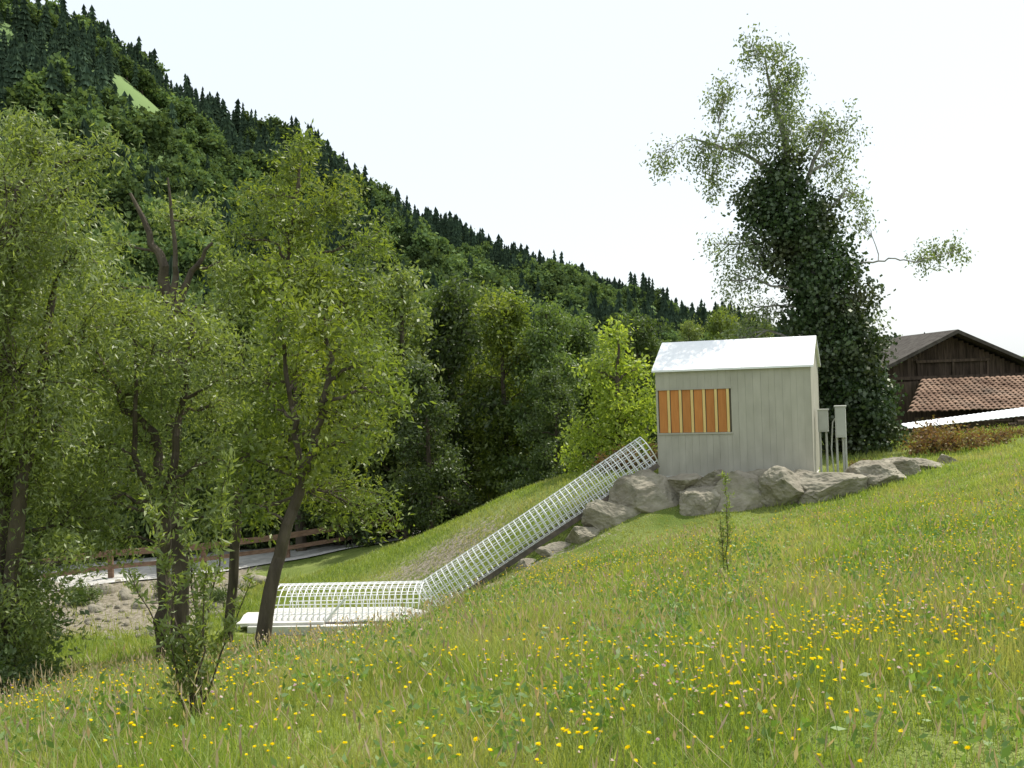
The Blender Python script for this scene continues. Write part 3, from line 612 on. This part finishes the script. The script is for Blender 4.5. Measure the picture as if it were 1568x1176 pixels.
# ---------------------------------------------------------------- boulders
M_rock=surf_mat('boulder_stone',(.22,.195,.15),(.40,.365,.285),1.3,.95,bump=1.0,fine=7,detail=12,spec=.15,stain=((.13,.125,.085),2.2,.8))
def rock(nm,loc,s,parent=None,rz_=None,sub=4):
    import bmesh
    bm=bmesh.new(); bmesh.ops.create_icosphere(bm,subdivisions=sub,radius=1); o=rng.uniform(0,100,3)
    pl=[(Vector(rand_dirs(1)[0]),rng.uniform(.48,.78)) for _ in range(11)]
    for v in bm.verts:
        c=v.co.copy()
        for nn,d in pl:
            e=c.dot(nn)-d
            if e>0: c-=nn*e*.98
        c*=1+.14*noise.noise(c*1.3+Vector(o))+.07*noise.noise(c*4+Vector(o))+.05*noise.noise(c*11+Vector(o))
        v.co=c*1.18
    me=bpy.data.meshes.new(nm); bm.to_mesh(me); bm.free(); me.materials.append(M_rock)
    for p in me.polygons: p.use_smooth=(sub<5)
    ob=bpy.data.objects.new(nm,me); ob.location=loc; ob.scale=s; ob.rotation_euler=(rng.uniform(-.2,.2),rng.uniform(-.2,.2),rng.uniform(-.4,.4) if rz_ is None else rz_)
    scene.collection.objects.link(ob)
    if parent: ob.parent=parent
    return ob
bw=empty('boulder_retaining_wall')
for i,(x,y,z,sx,sy,sz) in enumerate([(3.45,26.9,-3.15,1.0,.7,.72),(4.5,27.1,-2.78,.8,.6,.42),(4.7,26.5,-3.3,.65,.5,.6),(5.75,26.2,-3.08,1.1,.7,.75),(6.9,26.0,-2.98,.85,.6,.66),(7.95,25.9,-2.92,1.0,.7,.6),(8.95,26.2,-2.78,.75,.6,.46),(9.8,26.6,-2.62,.6,.5,.36),(10.6,26.9,-2.52,.45,.45,.26),(11.3,27.2,-2.45,.35,.35,.2),(2.5,26.6,-3.6,.7,.5,.55),(1.75,26.45,-4.0,.6,.45,.42),(1.0,26.4,-4.4,.5,.4,.33),(.3,26.3,-4.75,.45,.35,.28),(6.3,26.5,-2.75,.8,.5,.38),(3.0,27.3,-2.85,.55,.4,.35),(5.2,26.9,-2.8,.7,.5,.38),(7.4,26.4,-2.72,.7,.4,.32),(-.5,26.1,-5.15,.35,.3,.22)]):
    rock('boulder_%d'%i,(x,y,z),(sx,sy,sz),bw,sub=5)
rs=[rock('bsrc%d'%i,(0,0,0),(1,1,1),sub=2) for i in range(2)]
for r_ in rs: scene.collection.objects.unlink(r_); r_.rotation_euler=(0,0,0)
n=420; x=rng.uniform(-17,-8.2,n); y=rng.uniform(25.5,34,n); scatter('riverbank_stones',np.column_stack([x,y,H(x,y)]),rz(n,.5),rng.uniform(.04,.13,n)*np.where(rng.uniform(size=n)<.15,2.4,1),rng.integers(0,2,n),rs)

# ---------------------------------------------------------------- barn
M_barn=surf_mat('old_barn_wood',(.04,.030,.022),(.11,.08,.06),3,.9,(5,5,.5),.3,island=.3,spec=.1)
M_tile=surf_mat('rusty_roof_tiles',(.13,.08,.055),(.30,.20,.14),1.0,.9,bump=.5,island=.14,spec=.1,stain=((.09,.075,.06),.7,.9))
M_droof=surf_mat('dark_barn_roof',(.05,.042,.036),(.11,.10,.085),4,.9,bump=.3,spec=.1)
bn=empty('wooden_barn'); g=MB(); 
cx,by,zr,hw=19.0,45.,1.5,3.6; zb=-2.6; sl=.47
x=cx-3.0
while x<cx+6.5:
    t=zr-sl*abs(x+.1-cx)-.12; g.box(x,x+.215,by+rng.uniform(0,.03),by+.1,zb,t if x<cx+3.2 else .1); x+=.22
g.box(cx-3.0,cx+3.2,by+.12,by+10,zb,-.1); g.obj('board_walls',[M_barn],bn)
g=MB()
for s in (-1,1):
    v=[(cx,by-.7,zr),(cx+s*hw,by-.7,zr-sl*hw),(cx+s*hw,by+11,zr-sl*hw),(cx,by+11,zr)]
    vv=v+[(a,b,c+.16) for a,b,c in v]; g.polys(vv,[(0,1,2,3),(4,7,6,5),(0,4,5,1),(1,5,6,2)])
g.beam((cx-3,by-.05,-.35),(cx+3.3,by-.05,-.35),.12,.14,1); g.beam((cx-1.6,by-.05,.35),(cx+1.6,by-.05,.35),.1,.12,1)
for xx in (-1.5,0,1.5): g.beam((cx+xx,by-.05,-.28),(cx+xx,by-.05,.28),.1,.1,1,up=(0,1,0))
g.obj('gable_roof',[M_droof,M_barn],bn)
g=MB()
ra,rb=np.array([17.0,43.4,-.42]),np.array([15.1,40.0,-1.62])
NR_=15
for r in range(NR_):
    t0=r/NR_; t1=(r+1)/NR_+.012
    p0=ra*(1-t0)+rb*t0; p1=ra*(1-t1)+rb*t1; xx=(r%2)*.11
    while xx<13.5:
        w=.22; j=rng.uniform(-.012,.018); dx=rng.uniform(-.01,.01)
        a0=p0+np.array([xx,0,j]); a1=p1+np.array([xx+dx,0,.035+j])
        prof=[(0,0),(w*.25,.035),(w*.5,.045),(w*.75,.035),(w,0)]
        vs=[a0+np.array([u_,0,h_]) for u_,h_ in prof]+[a1+np.array([u_,0,h_]) for u_,h_ in prof]+[a1+np.array([u_,0,h_-.03]) for u_,h_ in prof]
        fs=[(i,5+i,6+i,i+1) for i in range(4)]+[(5+i,10+i,11+i,6+i) for i in range(4)]
        g.polys(vs,fs); xx+=w*1.0
g.obj('tiled_lean_to_roof',[M_tile],bn)
g=MB(); g.box(15.6,29,40.5,40.6,-2.8,-1.85); g.box(15.6,29,43.45,43.55,-2.8,-.5); g.obj('lean_to_wall',[M_barn],bn)
g=MB()
v=[(13.4,35.6,-1.99),(19.5,35.6,-1.53),(19.5,36.9,-1.32),(13.7,36.9,-1.89)]
nC=70
vs=[];fs=[]
for i in range(nC+1):
    t=i/nC; A=np.array(v[0])*(1-t)+np.array(v[1])*t; B=np.array(v[3])*(1-t)+np.array(v[2])*t; dz=.02*(i%2)
    vs+=[A+[0,0,dz],B+[0,0,dz],A+[0,0,dz-.02],B+[0,0,dz-.02]]
for i in range(nC): a=4*i; fs+=[(a,a+4,a+5,a+1),(a+2,a+3,a+7,a+6),(a,a+2,a+6,a+4),(a+1,a+5,a+7,a+3)]
g.polys(vs,fs); g.obj('sheet_canopy',[M_roofw],bn)
g=MB()
for xx in (14.0,15.6,17.2,18.8): g.beam((xx,35.8,-3.0),(xx,35.8,-2.01+(xx-13.4)*.076),.12,.12,0,up=(0,1,0))
for i in range(9): g.tube([(16.8+rng.uniform(-.3,.3),35.1,-2.5+.08*i),(18,35.1,-2.5+.08*i),(19.5,35.2,-2.48+.08*i)],.06,7)
g.box(13.8,19.5,37.5,37.6,-2.9,-1.92); g.obj('canopy_posts_and_timber',[M_barn],bn)

# ---------------------------------------------------------------- light, world, camera
w=bpy.data.worlds.new('World'); scene.world=w; w.use_nodes=True; nt=w.node_tree; nt.nodes.clear()
sky=nt.nodes.new('ShaderNodeTexSky'); sky.sky_type='NISHITA'; sky.sun_disc=False
EL,AZ=rad(60),rad(50)
sky.sun_elevation=EL; sky.sun_rotation=AZ; sky.dust_density=4; sky.air_density=1.2; sky.altitude=700
haze_fill=nt.nodes.new('ShaderNodeMix'); haze_fill.data_type='RGBA'; haze_fill.inputs[0].default_value=.7; haze_fill.inputs[7].default_value=(7.6,8.1,8.4,1)  # flat pale colour added to the sky to whiten it and raise fill light
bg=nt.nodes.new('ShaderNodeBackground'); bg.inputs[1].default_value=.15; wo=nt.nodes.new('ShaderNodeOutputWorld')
nt.links.new(sky.outputs[0],haze_fill.inputs[6]); nt.links.new(haze_fill.outputs[2],bg.inputs[0]); nt.links.new(bg.outputs[0],wo.inputs[0])
sv=Vector((math.sin(AZ)*math.cos(EL),math.cos(AZ)*math.cos(EL),math.sin(EL)))
sl_=bpy.data.lights.new('sun','SUN'); sl_.energy=5; sl_.angle=rad(.5); sl_.color=(1,.96,.88)
so=bpy.data.objects.new('sun',sl_); so.rotation_euler=sv.to_track_quat('Z','Y').to_euler(); so.location=(0,0,50); scene.collection.objects.link(so)
cam=bpy.data.cameras.new('camera'); co=bpy.data.objects.new('camera',cam); scene.collection.objects.link(co)
cam.sensor_width=36; cam.lens=36.7; cam.clip_start=.1; cam.clip_end=6000
co.matrix_world=Matrix.Rotation(rad(90),4,'X')@Matrix.Rotation(rad(-2),4,'Z')
scene.camera=co
scene.view_settings.view_transform='Standard'; scene.view_settings.look='None'; scene.view_settings.exposure=0
